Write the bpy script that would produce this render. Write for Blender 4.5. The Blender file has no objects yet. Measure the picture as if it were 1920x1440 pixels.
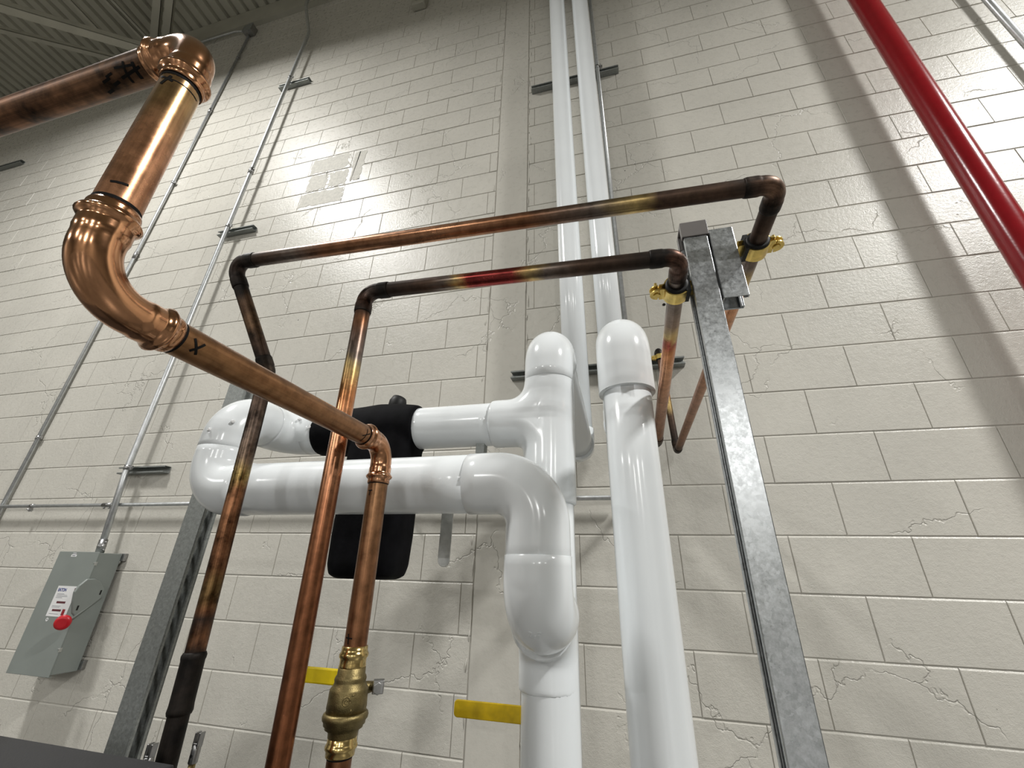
import bpy, bmesh, math, random
from math import sin, cos, pi, sqrt
from mathutils import Vector, Matrix

# ------------------------------------------------------------------ camera, world, lamps, exposure
S = bpy.context.scene
COL = S.collection
random.seed(7)
cam = bpy.data.cameras.new('camera')
cam.sensor_width = 36.0
cam.lens = 770.275 / 1920 * 36.0
cam.clip_start = 0.01
co = bpy.data.objects.new('camera', cam)
COL.objects.link(co)
yaw, pitch, roll = -.25347088, .430863706, .0268421555
CAM = Vector((0, -1.92279459, 1.466104904))
fwd = Vector((sin(yaw)*cos(pitch), cos(yaw)*cos(pitch), sin(pitch)))
rgt = Vector((cos(yaw), -sin(yaw), 0))
up = rgt.cross(fwd)
r2 = cos(roll)*rgt + sin(roll)*up
u2 = -sin(roll)*rgt + cos(roll)*up
m = Matrix.Identity(4)
for i in range(3):
    m[i][0], m[i][1], m[i][2], m[i][3] = r2[i], u2[i], -fwd[i], CAM[i]
co.matrix_world = m
S.camera = co

w = bpy.data.worlds.new('world')
S.world = w
w.use_nodes = True
w.node_tree.nodes['Background'].inputs[0].default_value = (.9, .95, 1, 1)
w.node_tree.nodes['Background'].inputs[1].default_value = 0.03

LAMP_W = 285
def lamp(x, y, z, k=1.0, sx=.6, sy=.6, spread=180):
    l = bpy.data.lights.new('high_bay_light', 'AREA')
    l.shape = 'RECTANGLE'
    l.size, l.size_y = sx, sy
    l.energy = LAMP_W * k
    l.spread = math.radians(spread)
    l.color = (1, .99, .965)
    o = bpy.data.objects.new('high_bay_light', l)
    o.location = (x, y, z)
    COL.objects.link(o)
lamp(5.4, -3.0, 7.0, 2.2, spread=164)
lamp(-4.0, -2.4, 7.0, 1.0, spread=164)
lamp(5.2, -20.0, 7.0, 4.0, .9, .9)
lamp(-6.0, -17.0, 7.0, 2.4)
lamp(-1.5, -26.0, 7.0, 3.5)
lamp(12.0, -18.0, 7.0, 2.0)
lamp(-13.0, -11.0, 7.0, 2.0)
lamp(8.0, -29.0, 7.0, 3.0)

S.view_settings.view_transform = 'Standard'
S.view_settings.look = 'None'
S.view_settings.gamma = 1.0
S.view_settings.use_curve_mapping = False
S.view_settings.exposure = 0.0

# ------------------------------------------------------------------ materials
def srgb(r, g, b):
    f = lambda c: (c/255/12.92) if c/255 <= .04045 else ((c/255+.055)/1.055)**2.4
    return (f(r), f(g), f(b), 1)

def base_mat(name):
    mt = bpy.data.materials.new(name)
    mt.use_nodes = True
    nt = mt.node_tree
    return mt, nt, nt.nodes['Principled BSDF']

def N(nt, t, **kw):
    n = nt.nodes.new(t)
    for k, v in kw.items():
        setattr(n, k, v)
    return n

def noise(nt, scale, detail=3, rough=.55, vec=None, coord='Position'):
    n = N(nt, 'ShaderNodeTexNoise')
    n.inputs['Scale'].default_value = scale
    n.inputs['Detail'].default_value = detail
    n.inputs['Roughness'].default_value = rough
    if vec is None:
        vec = N(nt, 'ShaderNodeNewGeometry').outputs['Position']
    nt.links.new(vec, n.inputs['Vector'])
    return n

def ramp(nt, fac, stops):
    r = N(nt, 'ShaderNodeValToRGB')
    e = r.color_ramp.elements
    while len(e) < len(stops):
        e.new(.5)
    for el, (p, c) in zip(e, stops):
        el.position = p
        el.color = c if len(c) == 4 else (*c, 1)
    nt.links.new(fac, r.inputs['Fac'])
    return r

def plain(name, col, rough=.4, metal=0.0, var=.06, scale=20, bump=0, bscale=300, spec=.5, coat=0):
    mt, nt, b = base_mat(name)
    n = noise(nt, scale)
    lo = tuple(c*(1-var*2) for c in col[:3]) + (1,)
    hi = tuple(min(1, c*(1+var)) for c in col[:3]) + (1,)
    r = ramp(nt, n.outputs['Fac'], [(.3, lo), (.7, hi)])
    nt.links.new(r.outputs['Color'], b.inputs['Base Color'])
    b.inputs['Roughness'].default_value = rough
    b.inputs['Metallic'].default_value = metal
    b.inputs['Specular IOR Level'].default_value = spec
    if coat:
        b.inputs['Coat Weight'].default_value = coat
        b.inputs['Coat Roughness'].default_value = .06
    if bump:
        n2 = noise(nt, bscale, 2)
        bp = N(nt, 'ShaderNodeBump')
        bp.inputs['Strength'].default_value = .5
        bp.inputs['Distance'].default_value = bump
        nt.links.new(n2.outputs['Fac'], bp.inputs['Height'])
        nt.links.new(bp.outputs['Normal'], b.inputs['Normal'])
    return mt

def wall_mat(name, col, smooth=False):
    mt, nt, b = base_mat(name)
    n = noise(nt, 1.7, 4)
    n2 = noise(nt, 28, 4)
    mx = N(nt, 'ShaderNodeMath', operation='MULTIPLY_ADD')
    nt.links.new(n2.outputs['Fac'], mx.inputs[0]); mx.inputs[1].default_value = .35
    nt.links.new(n.outputs['Fac'], mx.inputs[2])
    lo = tuple(c*.90 for c in col[:3]); hi = tuple(min(1, c*1.05) for c in col[:3])
    r = ramp(nt, mx.outputs[0], [(.45, lo), (.95, hi)])
    # small dark pocks in the paint
    vp = N(nt, 'ShaderNodeTexVoronoi'); vp.inputs['Scale'].default_value = 4.2
    geo = N(nt, 'ShaderNodeNewGeometry')
    nt.links.new(geo.outputs['Position'], vp.inputs['Vector'])
    rp = ramp(nt, vp.outputs['Distance'], [(.014, (0, 0, 0)), (.022, (1, 1, 1))])
    mixp = N(nt, 'ShaderNodeMix', data_type='RGBA')
    nt.links.new(rp.outputs['Color'], mixp.inputs['Factor'])
    mixp.inputs[6].default_value = (.05, .045, .04, 1)
    nt.links.new(r.outputs['Color'], mixp.inputs[7])
    nt.links.new(mixp.outputs[2], b.inputs['Base Color'])
    rr = ramp(nt, n2.outputs['Fac'], [(.3, (.24,)*3), (.7, (.36,)*3)])
    nt.links.new(rr.outputs['Color'], b.inputs['Roughness'])
    b.inputs['Specular IOR Level'].default_value = .30
    # relief: roller stipple, block pits, flaking cracks
    st = noise(nt, 60, 4, .6)
    pit = noise(nt, 260, 2, .6)
    wob = noise(nt, 6, 4, .6)
    add = N(nt, 'ShaderNodeVectorMath', operation='MULTIPLY_ADD')
    nt.links.new(wob.outputs['Color'], add.inputs[0]); add.inputs[1].default_value = (.22, .22, .22)
    nt.links.new(geo.outputs['Position'], add.inputs[2])
    vo = N(nt, 'ShaderNodeTexVoronoi', feature='DISTANCE_TO_EDGE'); vo.inputs['Scale'].default_value = 1.9
    nt.links.new(add.outputs[0], vo.inputs['Vector'])
    ck = ramp(nt, vo.outputs['Distance'], [(.0, (0, 0, 0)), (.006, (1, 1, 1))])
    msk = ramp(nt, noise(nt, 2.3, 2).outputs['Fac'], [(.5, (1, 1, 1)), (.56, (0, 0, 0))])
    mxk = N(nt, 'ShaderNodeMath', operation='MAXIMUM')
    nt.links.new(ck.outputs['Color'], mxk.inputs[0]); nt.links.new(msk.outputs['Color'], mxk.inputs[1])
    b1 = N(nt, 'ShaderNodeBump'); b1.inputs['Strength'].default_value = 1; b1.inputs['Distance'].default_value = .0015 if not smooth else .0005
    nt.links.new(st.outputs['Fac'], b1.inputs['Height'])
    b2 = N(nt, 'ShaderNodeBump'); b2.inputs['Strength'].default_value = 1; b2.inputs['Distance'].default_value = .0008 if not smooth else .0002
    nt.links.new(pit.outputs['Fac'], b2.inputs['Height']); nt.links.new(b1.outputs['Normal'], b2.inputs['Normal'])
    b3 = N(nt, 'ShaderNodeBump'); b3.inputs['Strength'].default_value = .9; b3.inputs['Distance'].default_value = .0026
    nt.links.new(mxk.outputs[0], b3.inputs['Height']); nt.links.new(b2.outputs['Normal'], b3.inputs['Normal'])
    nt.links.new(b3.outputs['Normal'], b.inputs['Normal'])
    return mt

def galv_mat(name, base=(.46, .48, .49), rough=.32, metal=.85):
    mt, nt, b = base_mat(name)
    v = N(nt, 'ShaderNodeTexVoronoi'); v.inputs['Scale'].default_value = 170
    geo = N(nt, 'ShaderNodeNewGeometry')
    wob = noise(nt, 60, 3)
    add = N(nt, 'ShaderNodeVectorMath', operation='MULTIPLY_ADD')
    nt.links.new(wob.outputs['Color'], add.inputs[0]); add.inputs[1].default_value = (.02, .02, .02)
    nt.links.new(geo.outputs['Position'], add.inputs[2])
    nt.links.new(add.outputs[0], v.inputs['Vector'])
    n = noise(nt, 150, 6, .75)
    mx = N(nt, 'ShaderNodeMath', operation='MULTIPLY_ADD')
    sep = N(nt, 'ShaderNodeSeparateColor')
    nt.links.new(v.outputs['Color'], sep.inputs[0])
    nt.links.new(sep.outputs[0], mx.inputs[0]); mx.inputs[1].default_value = .22
    nt.links.new(n.outputs['Fac'], mx.inputs[2])
    r = ramp(nt, mx.outputs[0], [(.35, tuple(c*.72 for c in base)), (.62, base), (.85, tuple(min(1, c*1.25) for c in base))])
    nt.links.new(r.outputs['Color'], b.inputs['Base Color'])
    b.inputs['Metallic'].default_value = metal
    rr = ramp(nt, n.outputs['Fac'], [(.3, (rough*.8,)*3), (.7, (rough*1.3,)*3)])
    nt.links.new(rr.outputs['Color'], b.inputs['Roughness'])
    return mt

def copper_mat(name, mottle=.25, fine=55):
    mt, nt, b = base_mat(name)
    at = N(nt, 'ShaderNodeAttribute', attribute_name='tint')
    uv = N(nt, 'ShaderNodeUVMap')
    mp = N(nt, 'ShaderNodeMapping'); mp.inputs['Scale'].default_value = (22, 5, 1)
    nt.links.new(uv.outputs['UV'], mp.inputs['Vector'])
    st = noise(nt, 1.0, 5, .65, vec=mp.outputs['Vector'])       # drawn streaks along the tube
    bl = noise(nt, fine, 5, .65)
    r1 = ramp(nt, st.outputs['Fac'], [(.3, (1-mottle*.9,)*3), (.7, (1+mottle*.5,)*3)])
    r2_ = ramp(nt, bl.outputs['Fac'], [(.32, (1-mottle*1.6,)*3), (.62, (1+mottle*.35,)*3)])
    m1 = N(nt, 'ShaderNodeMix', data_type='RGBA', blend_type='MULTIPLY'); m1.inputs['Factor'].default_value = 1
    nt.links.new(at.outputs['Color'], m1.inputs[6]); nt.links.new(r1.outputs['Color'], m1.inputs[7])
    m2 = N(nt, 'ShaderNodeMix', data_type='RGBA', blend_type='MULTIPLY'); m2.inputs['Factor'].default_value = 1
    nt.links.new(m1.outputs[2], m2.inputs[6]); nt.links.new(r2_.outputs['Color'], m2.inputs[7])
    nt.links.new(m2.outputs[2], b.inputs['Base Color'])
    rr = N(nt, 'ShaderNodeMath', operation='MULTIPLY_ADD')
    nt.links.new(bl.outputs['Fac'], rr.inputs[0]); rr.inputs[1].default_value = .16
    sb = N(nt, 'ShaderNodeMath', operation='SUBTRACT'); nt.links.new(at.outputs['Alpha'], sb.inputs[0]); sb.inputs[1].default_value = .08
    nt.links.new(sb.outputs[0], rr.inputs[2])
    nt.links.new(rr.outputs[0], b.inputs['Roughness'])
    mr = N(nt, 'ShaderNodeMapRange'); mr.inputs[1].default_value = .35; mr.inputs[2].default_value = .6; mr.inputs[3].default_value = 1; mr.inputs[4].default_value = .55
    nt.links.new(at.outputs['Alpha'], mr.inputs[0]); nt.links.new(mr.outputs[0], b.inputs['Metallic'])
    bp = N(nt, 'ShaderNodeBump'); bp.inputs['Strength'].default_value = .25; bp.inputs['Distance'].default_value = .0004
    nt.links.new(bl.outputs['Fac'], bp.inputs['Height']); nt.links.new(bp.outputs['Normal'], b.inputs['Normal'])
    return mt

WALLC = srgb(199, 196, 187)
M = {}
M['wall'] = wall_mat('painted_block', WALLC)
M['band'] = wall_mat('painted_smooth', WALLC, True)
M['mortar'] = plain('painted_mortar', tuple(c*.93 for c in WALLC[:3])+(1,), .5, var=.05, bump=.001, bscale=120)
M['deck'] = plain('deck_paint', srgb(188, 186, 172), .6, var=.04, scale=3)
M['steelpaint'] = plain('steel_paint', srgb(178, 176, 163), .5, var=.05, scale=4)
M['roomwall'] = plain('far_wall_paint', srgb(160, 157, 148), .6, var=.05, scale=2)
M['floor'] = plain('concrete_floor', srgb(104, 103, 100), .35, var=.12, scale=2)
M['galv'] = galv_mat('galvanised')
M['galv_dark'] = galv_mat('galvanised_dull', (.27, .285, .275), .46, .45)
M['emt'] = plain('conduit_zinc', (.60, .62, .63, 1), .36, .85, var=.08, scale=40)
M['copper'] = copper_mat('copper', .22)
M['copper_m'] = copper_mat('copper_mottled', .55, 30)
M['press'] = copper_mat('copper_bright', .10, 40)
M['brass'] = plain('polished_brass', (.62, .46, .19, 1), .2, 1, var=.08, scale=60)
M['cast'] = plain('cast_brass', (.235, .185, .085, 1), .46, 1, var=.15, scale=90, bump=.0006, bscale=700)
M['gold'] = plain('yellow_zinc', (.80, .60, .19, 1), .3, .9, var=.12, scale=70)
M['pvc'] = plain('white_pvc', srgb(232, 236, 238), .16, 0, var=.012, scale=5, bump=.0006, bscale=14, spec=.5)
M['foam'] = plain('black_foam', (.004, .004, .005, 1), .75, 0, var=.2, scale=30, bump=.002, bscale=45, spec=.08)
M['rubber'] = plain('black_rubber', (.008, .008, .008, 1), .55, 0, var=.1, spec=.35)
M['red'] = plain('red_paint', srgb(140, 15, 26), .2, 0, var=.05, scale=14, bump=.0005, bscale=60)
M['yellow'] = plain('yellow_vinyl', srgb(226, 200, 10), .42, 0, var=.05, scale=50)
M['yellow_worn'] = plain('yellow_vinyl_worn', srgb(214, 180, 12), .45, 0, var=.16, scale=26)
M['enclosure'] = plain('grey_enamel', srgb(132, 138, 134), .4, 0, var=.03, scale=8)
M['cap'] = plain('grey_plastic', srgb(120, 116, 114), .35, 0, var=.03)
M['cabinet'] = plain('dark_cabinet', srgb(33, 33, 36), .6, 0, var=.06, bump=.0004, bscale=500)
M['steel'] = plain('plain_steel', (.40, .40, .40, 1), .35, 1, var=.12, scale=80)
M['rodbrass'] = plain('rod_brass', (.42, .33, .15, 1), .35, 1, var=.12, scale=80)
M['lever'] = plain('worn_lever', (.55, .56, .54, 1), .4, .7, var=.12, scale=45)
M['ink'] = plain('black_ink', (.006, .005, .0045, 1), .7, 0, var=.1, spec=.15)
M['paper'] = plain('white_label', srgb(226, 226, 226), .4, 0, var=.02)
M['blue'] = plain('blue_print', srgb(45, 60, 130), .4, 0, var=.02)
M['redink'] = plain('red_print', srgb(150, 32, 42), .4, 0, var=.05)
M['maroon'] = plain('dark_red_print', srgb(92, 40, 48), .4, 0, var=.05)
M['greyink'] = plain('grey_print', srgb(130, 132, 140), .4, 0, var=.05)
M['knobred'] = plain('red_knob', srgb(190, 22, 36), .35, 0, var=.04)

# ------------------------------------------------------------------ helpers
class MB:
    def __init__(self):
        self.v, self.f, self.c, self.uv, self.s = [], [], [], [], []
    def vert(self, p, c=None, uv=(0, 0)):
        self.v.append(tuple(p)); self.c.append(c or (1, 1, 1, .3)); self.uv.append(uv)
        return len(self.v)-1
    def face(self, idx, smooth=False):
        self.f.append(tuple(idx)); self.s.append(smooth)
    def box(self, x0, x1, y0, y1, z0, z1, T=None):
        ids = []
        for x in (x0, x1):
            for y in (y0, y1):
                for z in (z0, z1):
                    p = Vector((x, y, z))
                    ids.append(self.vert(T @ p if T else p))
        a = ids
        for q in ((0, 1, 3, 2), (4, 6, 7, 5), (0, 4, 5, 1), (2, 3, 7, 6), (0, 2, 6, 4), (1, 5, 7, 3)):
            self.face([a[i] for i in q])
    def sweep(self, pts, rad, cols=None, seg=24, cap=True, s0=0, ref=None, phase=0, flat=False):
        n = len(pts)
        pts = [Vector(p) for p in pts]
        if not hasattr(rad, '__len__'): rad = [rad]*n
        tans = []
        for i in range(n):
            a, b = pts[max(0, i-1)], pts[min(n-1, i+1)]
            j = 1
            while (b-a).length < 1e-7 and j < n:
                j += 1
                a, b = pts[max(0, i-j)], pts[min(n-1, i+j)]
            tans.append((b-a).normalized())
        t = tans[0]
        u = Vector(ref) if ref else (Vector((0, 0, 1)) if abs(t.z) < .9 else Vector((0, -1, 0)))
        u = (u - t*u.dot(t)).normalized()
        s = s0
        rings = []
        for i in range(n):
            if i:
                s += (pts[i]-pts[i-1]).length
                q = tans[i-1].rotation_difference(tans[i])
                u = q @ u
                u = (u - tans[i]*u.dot(tans[i])).normalized()
            v = tans[i].cross(u)
            ring = []
            for k in range(seg):
                a = 2*pi*k/seg+phase
                p = pts[i] + (u*cos(a)+v*sin(a))*rad[i]
                c = None
                if cols is not None:
                    c = cols(i, a) if callable(cols) else cols[i]
                ring.append(self.vert(p, c, (abs(1-2*k/seg), s)))
            rings.append(ring)
        for i in range(n-1):
            for k in range(seg):
                k2 = (k+1) % seg
                self.face((rings[i][k], rings[i][k2], rings[i+1][k2], rings[i+1][k]), not flat)
        if cap:
            self.face(rings[0][::-1]); self.face(rings[-1])
        return s
    def cyl(self, a, b, r, seg=20, col=None):
        self.sweep([a, b], r, [col, col] if col else None, seg)
    def prism(self, poly, axes, o, h):
        # poly in (u,v), extruded along w
        U, V, W = [Vector(x) for x in axes]; o = Vector(o)
        a = [self.vert(o+U*p[0]+V*p[1]) for p in poly]
        b = [self.vert(o+U*p[0]+V*p[1]+W*h) for p in poly]
        n = len(poly)
        self.face(a[::-1]); self.face(b)
        for i in range(n):
            self.face((a[i], a[(i+1) % n], b[(i+1) % n], b[i]))
    def mesh(self, name):
        me = bpy.data.meshes.new(name)
        me.from_pydata(self.v, [], self.f)
        me.polygons.foreach_set('use_smooth', self.s)
        ca = me.color_attributes.new('tint', 'FLOAT_COLOR', 'POINT')
        ca.data.foreach_set('color', [x for c in self.c for x in c])
        ul = me.uv_layers.new(name='UVMap')
        ul.data.foreach_set('uv', [x for l in me.loops for x in self.uv[l.vertex_index]])
        me.update()
        bm = bmesh.new(); bm.from_mesh(me)
        bmesh.ops.recalc_face_normals(bm, faces=bm.faces)
        bm.to_mesh(me); bm.free()
        return me
    def build(self, name, mat, parent=None, bevel=0):
        o = bpy.data.objects.new(name, self.mesh(name))
        o.data.materials.append(mat)
        COL.objects.link(o)
        if parent is not None:
            o.parent = parent
            o.matrix_parent_inverse = Matrix.Translation(-world_loc(parent))
        if bevel:
            b = o.modifiers.new('bevel', 'BEVEL'); b.width = bevel; b.segments = 2; b.limit_method = 'ANGLE'; b.angle_limit = math.radians(40)
        return o

def world_loc(o):
    return o.location + (world_loc(o.parent) if False else Vector())

ROOTS = {}
def thing(name, loc, label, cat, group=None):
    o = bpy.data.objects.new(name, None)
    o.empty_display_size = .05
    o.location = loc
    o['label'] = label; o['category'] = cat
    if group: o['group'] = group
    COL.objects.link(o)
    return o
def world_loc(o):
    return Vector(o.location) if o.parent is None else Vector()
def tag(o, label, cat, group=None):
    o['label'] = label; o['category'] = cat
    if group: o['group'] = group
    return o
def struct(o):
    o['kind'] = 'structure'
    return o
def vec(*a): return Vector(a)
def lerp(a, b, t): return tuple(x+(y-x)*t for x, y in zip(a, b))
def stops_at(st, t):
    if t <= st[0][0]: return st[0][1]
    for (t0, c0), (t1, c1) in zip(st, st[1:]):
        if t <= t1: return lerp(c0, c1, (t-t0)/max(1e-6, t1-t0))
    return st[-1][1]
def wob(p):
    return (sin(p[0]*61+p[2]*37)+sin(p[1]*83+p[2]*53+1.3)+sin((p[0]+p[1])*129+2))*.33

def arc(c, di, do, R, n=14):
    """fillet of radius R at corner c between incoming direction di and outgoing do"""
    di, do = di.normalized(), do.normalized()
    th = di.angle(do)
    t = R*math.tan(th/2)
    a, b = c-di*t, c+do*t
    nrm = (do - di*di.dot(do)).normalized()
    o = a + nrm*R
    return [o + (-nrm*cos(th*i/n) + di*sin(th*i/n))*R for i in range(n+1)], t

def remeshed(name, mb, mat, parent, voxel=.005, it=8, fac=.5):
    o = mb.build(name, mat, parent)
    r = o.modifiers.new('remesh', 'REMESH'); r.mode = 'VOXEL'; r.voxel_size = voxel; r.use_smooth_shade = True
    s = o.modifiers.new('smooth', 'SMOOTH'); s.iterations = it; s.factor = fac
    return o

# ------------------------------------------------------------------ the room
def room_box(name, mat, x0, x1, y0, y1, z0, z1, parent=None):
    mb = MB(); mb.box(x0, x1, y0, y1, z0, z1)
    return mb.build(name, mat, parent)
XL, XR, YF, H = -16.0, 16.0, -34.0, 7.98
struct(room_box('floor', M['floor'], XL, XR, YF, 0.2, -.15, 0))
struct(room_box('wall_left', M['roomwall'], XL-.2, XL, YF, 0.2, 0, H))
struct(room_box('wall_right', M['roomwall'], XR, XR+.2, YF, 0.2, 0, H))
struct(room_box('wall_front', M['roomwall'], XL, XR, YF-.2, YF, 0, H))

# block wall
wall = struct(room_box('wall_back', M['mortar'], XL, XR, .0038, .2, 0, 8.2))
CH, BL = .2032, .4064
GZ, GX, CB, CT, CX, CD = .0024, .0016, .0026, .0062, .0016, .0032
def block_mesh(L, Hh=CH):
    mb = MB()
    x0, x1, z0, z1 = GX/2, L-GX/2, GZ/2, Hh-GZ/2
    f = [mb.vert(p) for p in ((x0+CX, 0, z0+CB), (x1-CX, 0, z0+CB), (x1-CX, 0, z1-CT), (x0+CX, 0, z1-CT))]
    g = [mb.vert(p) for p in ((x0, CD, z0), (x1, CD, z0), (x1, CD, z1), (x0, CD, z1))]
    h = [mb.vert(p) for p in ((x0, .012, z0), (x1, .012, z0), (x1, .012, z1), (x0, .012, z1))]
    mb.face(f)
    for i in range(4):
        j = (i+1) % 4
        mb.face((f[i], f[j], g[j], g[i])); mb.face((g[i], g[j], h[j], h[i]))
    return mb
MESH = {}
def get_mesh(L):
    k = round(L, 3)
    if k not in MESH:
        me = block_mesh(k).mesh('block'); me.materials.append(M['wall']); MESH[k] = me
    return MESH[k]
R3 = [r2, u2, fwd]
def proj(p):
    d = Vector(p)-CAM
    z = d.dot(fwd)
    if z < .05: return None
    return 960+770.275*d.dot(r2)/z, 720-770.275*d.dot(u2)/z
blocks = []
BX0, BX1 = -.648, -.428       # smooth strip between the two stretches of blocks
for k in range(0, 40):
    idx = k-5
    z = k*CH
    odd = idx % 2 == 1
    for side in (0, 1):
        if side == 0:
            x = -.706 if odd else -.907
            lo, hi = XL, BX0-.003
        else:
            x = .84 if odd else 1.0432
            lo, hi = BX1+.003, XR
        x -= math.ceil((x-lo)/BL)*BL
        while x < hi:
            a, b = max(x, lo), min(x+BL, hi)
            if b-a > .02:
                blocks.append((a, b, z))
            x += BL
def area(bk):
    a, b, z = bk
    q = [proj(p) for p in ((a, 0, z), (b, 0, z), (b, 0, z+CH), (a, 0, z+CH))]
    if any(p is None for p in q): return 0
    cx, cy = sum(p[0] for p in q)/4, sum(p[1] for p in q)/4
    if not (-40 < cx < 1960 and -40 < cy < 1480): return 0
    return abs(sum(q[i][0]*q[(i+1) % 4][1]-q[(i+1) % 4][0]*q[i][1] for i in range(4)))/2
blocks.sort(key=area, reverse=True)
rng = random.Random(3)
rest = MB()
for i, (a, b, z) in enumerate(blocks):
    dy = rng.uniform(-.0009, .0009)
    if i < 298:
        o = bpy.data.objects.new('block', get_mesh(b-a))
        o.location = (a, dy, z); o.parent = wall
        COL.objects.link(o)
    else:
        t = block_mesh(b-a); n0 = len(rest.v)
        for p in t.v: rest.vert((p[0]+a, p[1]+dy, p[2]+z))
        for f in t.f: rest.face([n0+q for q in f])
o = rest.build('distant_blocks', M['wall'], wall); o['kind'] = 'stuff'
# smooth painted strip, with a ragged filler bead each side
mb = MB(); mb.box(BX0+.004, BX1-.004, -.001, .012, 0, 8.1)
mb.build('smooth_strip', M['band'], wall)
mb = MB()
z = .6
while z < 7.6:
    l = rng.uniform(.02, .12)
    x = BX1+.012+rng.uniform(-.012, .012)
    mb.sweep([(x, .0005, z), (x+rng.uniform(-.004, .004), -.001, z+l*.5), (x+rng.uniform(-.004, .004), .0005, z+l)], [.001, .0035, .001], seg=6)
    x = BX0-.012+rng.uniform(-.01, .01)
    if rng.random() < .5:
        mb.sweep([(x, .0005, z), (x, -.001, z+l*.5), (x+.003, .0005, z+l)], [.001, .003, .001], seg=6)
    z += l+rng.uniform(.0, .1)
o = mb.build('filler_lumps', M['wall'], wall); o['kind'] = 'stuff'

# repaired patch of the wall: trowelled paint over a few blocks
pm = plain('patched_paint', srgb(184, 181, 170), .62, var=.1, scale=40, bump=.002, bscale=60)
for (x0, x1, z0, z1) in ((-2.315, -1.96, 4.485, 4.66), (-2.30, -2.12, 4.275, 4.455), (-2.10, -1.93, 4.28, 4.45), (-1.90, -1.80, 4.30, 4.64), (-2.33, -1.93, 4.10, 4.245)):
    mb = MB()
    n = 14
    ring = []
    for e in range(4):
        for q in range(n):
            u = q/n
            px, pz = ((x0+(x1-x0)*u, z0), (x1, z0+(z1-z0)*u), (x1-(x1-x0)*u, z1), (x0, z1-(z1-z0)*u))[e]
            ring.append((px+rng.uniform(-.012, .012), pz+rng.uniform(-.012, .012)))
    mb.prism(ring, ((1, 0, 0), (0, 0, 1), (0, 1, 0)), (0, -.0016, 0), .003)
    mb.build('plaster_patch', pm, wall)
# screw hole beside the left clamp
mb = MB(); mb.sweep([(.317, -.0012, 2.769), (.317, .002, 2.769)], .008, None, 12); mb.build('drill_hole', M['ink'], wall)

# ceiling: ribbed deck
mb = MB()
x = XL; pts = []
while x < XR:
    pts += [(x, H), (x+.095, H), (x+.11, H+.045), (x+.14, H+.045)]
    x += .1524
prev = None
for (px, pz) in pts:
    a = mb.vert((px, YF, pz)); b = mb.vert((px, 0, pz))
    if prev: mb.face((prev[0], prev[1], b, a))
    prev = (a, b)
ceil = struct(mb.build('ceiling', M['deck']))
mb = MB(); mb.box(XL, XR, YF, .2, H+.06, H+.16); o = mb.build('roof_deck_backing', M['deck'], ceil)
mb = MB(); mb.box(XL, XR, -.05, 0, 7.62, 7.66); mb.box(XL, XR, -.05, -.035, 7.66, H-.002)
struct(mb.build('trim_1', M['steelpaint']))

def bar(mb, a, b, wd, ht, ext0=0, ext1=0):
    a, b = Vector(a), Vector(b)
    d = (b-a).normalized()
    a = a-d*ext0; b = b+d*ext1
    s = d.cross(Vector((0, 0, 1))).normalized()
    u = s.cross(d)
    T = Matrix(((d.x, s.x, u.x, a.x), (d.y, s.y, u.y, a.y), (d.z, s.z, u.z, a.z), (0, 0, 0, 1)))
    mb.box(0, (b-a).length, -wd/2, wd/2, 0, ht, T)
def member(label, a, b, wd, ht, e0, e1, pair=0):
    t = thing('roof_brace', a, label, 'steel brace', None)
    offs = (-pair/2, pair/2) if pair else (0,)
    d = (Vector(b)-Vector(a)).normalized(); s = d.cross(Vector((0, 0, 1))).normalized()
    for of in offs:
        mb = MB(); bar(mb, Vector(a)+s*of, Vector(b)+s*of, wd, .006, e0, e1); bar(mb, Vector(a)+s*(of+wd/2-.003), Vector(b)+s*(of+wd/2-.003), .006, ht, e0, e1)
        mb.build('angle_bar', M['steelpaint'], t)
member('single thin painted steel angle crossing under the widest pale roof brace', (-5.745, -.789, 7.4), (-5.749, -.05, 7.4), .045, .045, 3, 0)
member('double painted steel angle under roof deck, just left of the big copper elbow', (-5.38, -.661, 7.5), (-5.344, -.05, 7.5), .04, .05, 3, 0, .075)
member('widest pale steel brace crossing the roof deck above the big copper pipe', (-6.2, -.994, 7.0), (-5.094, -.332, 7.0), .10, .07, 2.5, .35)
member('narrow pale steel brace below the wider one, low at the frame left', (-6.725, -.806, 7.2), (-5.773, -.296, 7.2), .06, .05, 2, .4)
member('steep double steel brace rising above the big copper elbow', (-4.738, -.509, 7.5), (-5.105, -.26, 7.5), .08, .08, 2.5, .3, .11)

# ------------------------------------------------------------------ strut channels
def channel(mb, o, L, axL, axO, axS, wd=.0413, d=.0413, t=.0026, lip=.0085, holes=False):
    """U channel: length axis axL, open towards axO, side axis axS; o = centre of the web at one end"""
    axL, axO, axS, o = Vector(axL), Vector(axO), Vector(axS), Vector(o)
    def bx(u0, u1, s0, s1, l0=0, l1=L):
        T = Matrix(((axL.x, axO.x, axS.x, o.x), (axL.y, axO.y, axS.y, o.y), (axL.z, axO.z, axS.z, o.z), (0, 0, 0, 1)))
        mb.box(l0, l1, u0, u1, s0, s1, T)
    h = wd/2
    if holes:
        bx(0, t, -h, -.0075); bx(0, t, .0075, h)
        l = 0
        while l < L:
            bx(0, t, -.0075, .0075, l, min(L, l+.022)); l += .0508
    else:
        bx(0, t, -h, h)
    bx(0, d, -h, -h+t); bx(0, d, h-t, h)
    bx(d-t, d, -h+t, -h+lip); bx(d-t, d, h-lip, h-t)
    bx(d-.008, d-t, -h+lip-t, -h+lip); bx(d-.008, d-t, h-lip, h-lip+t)

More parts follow.
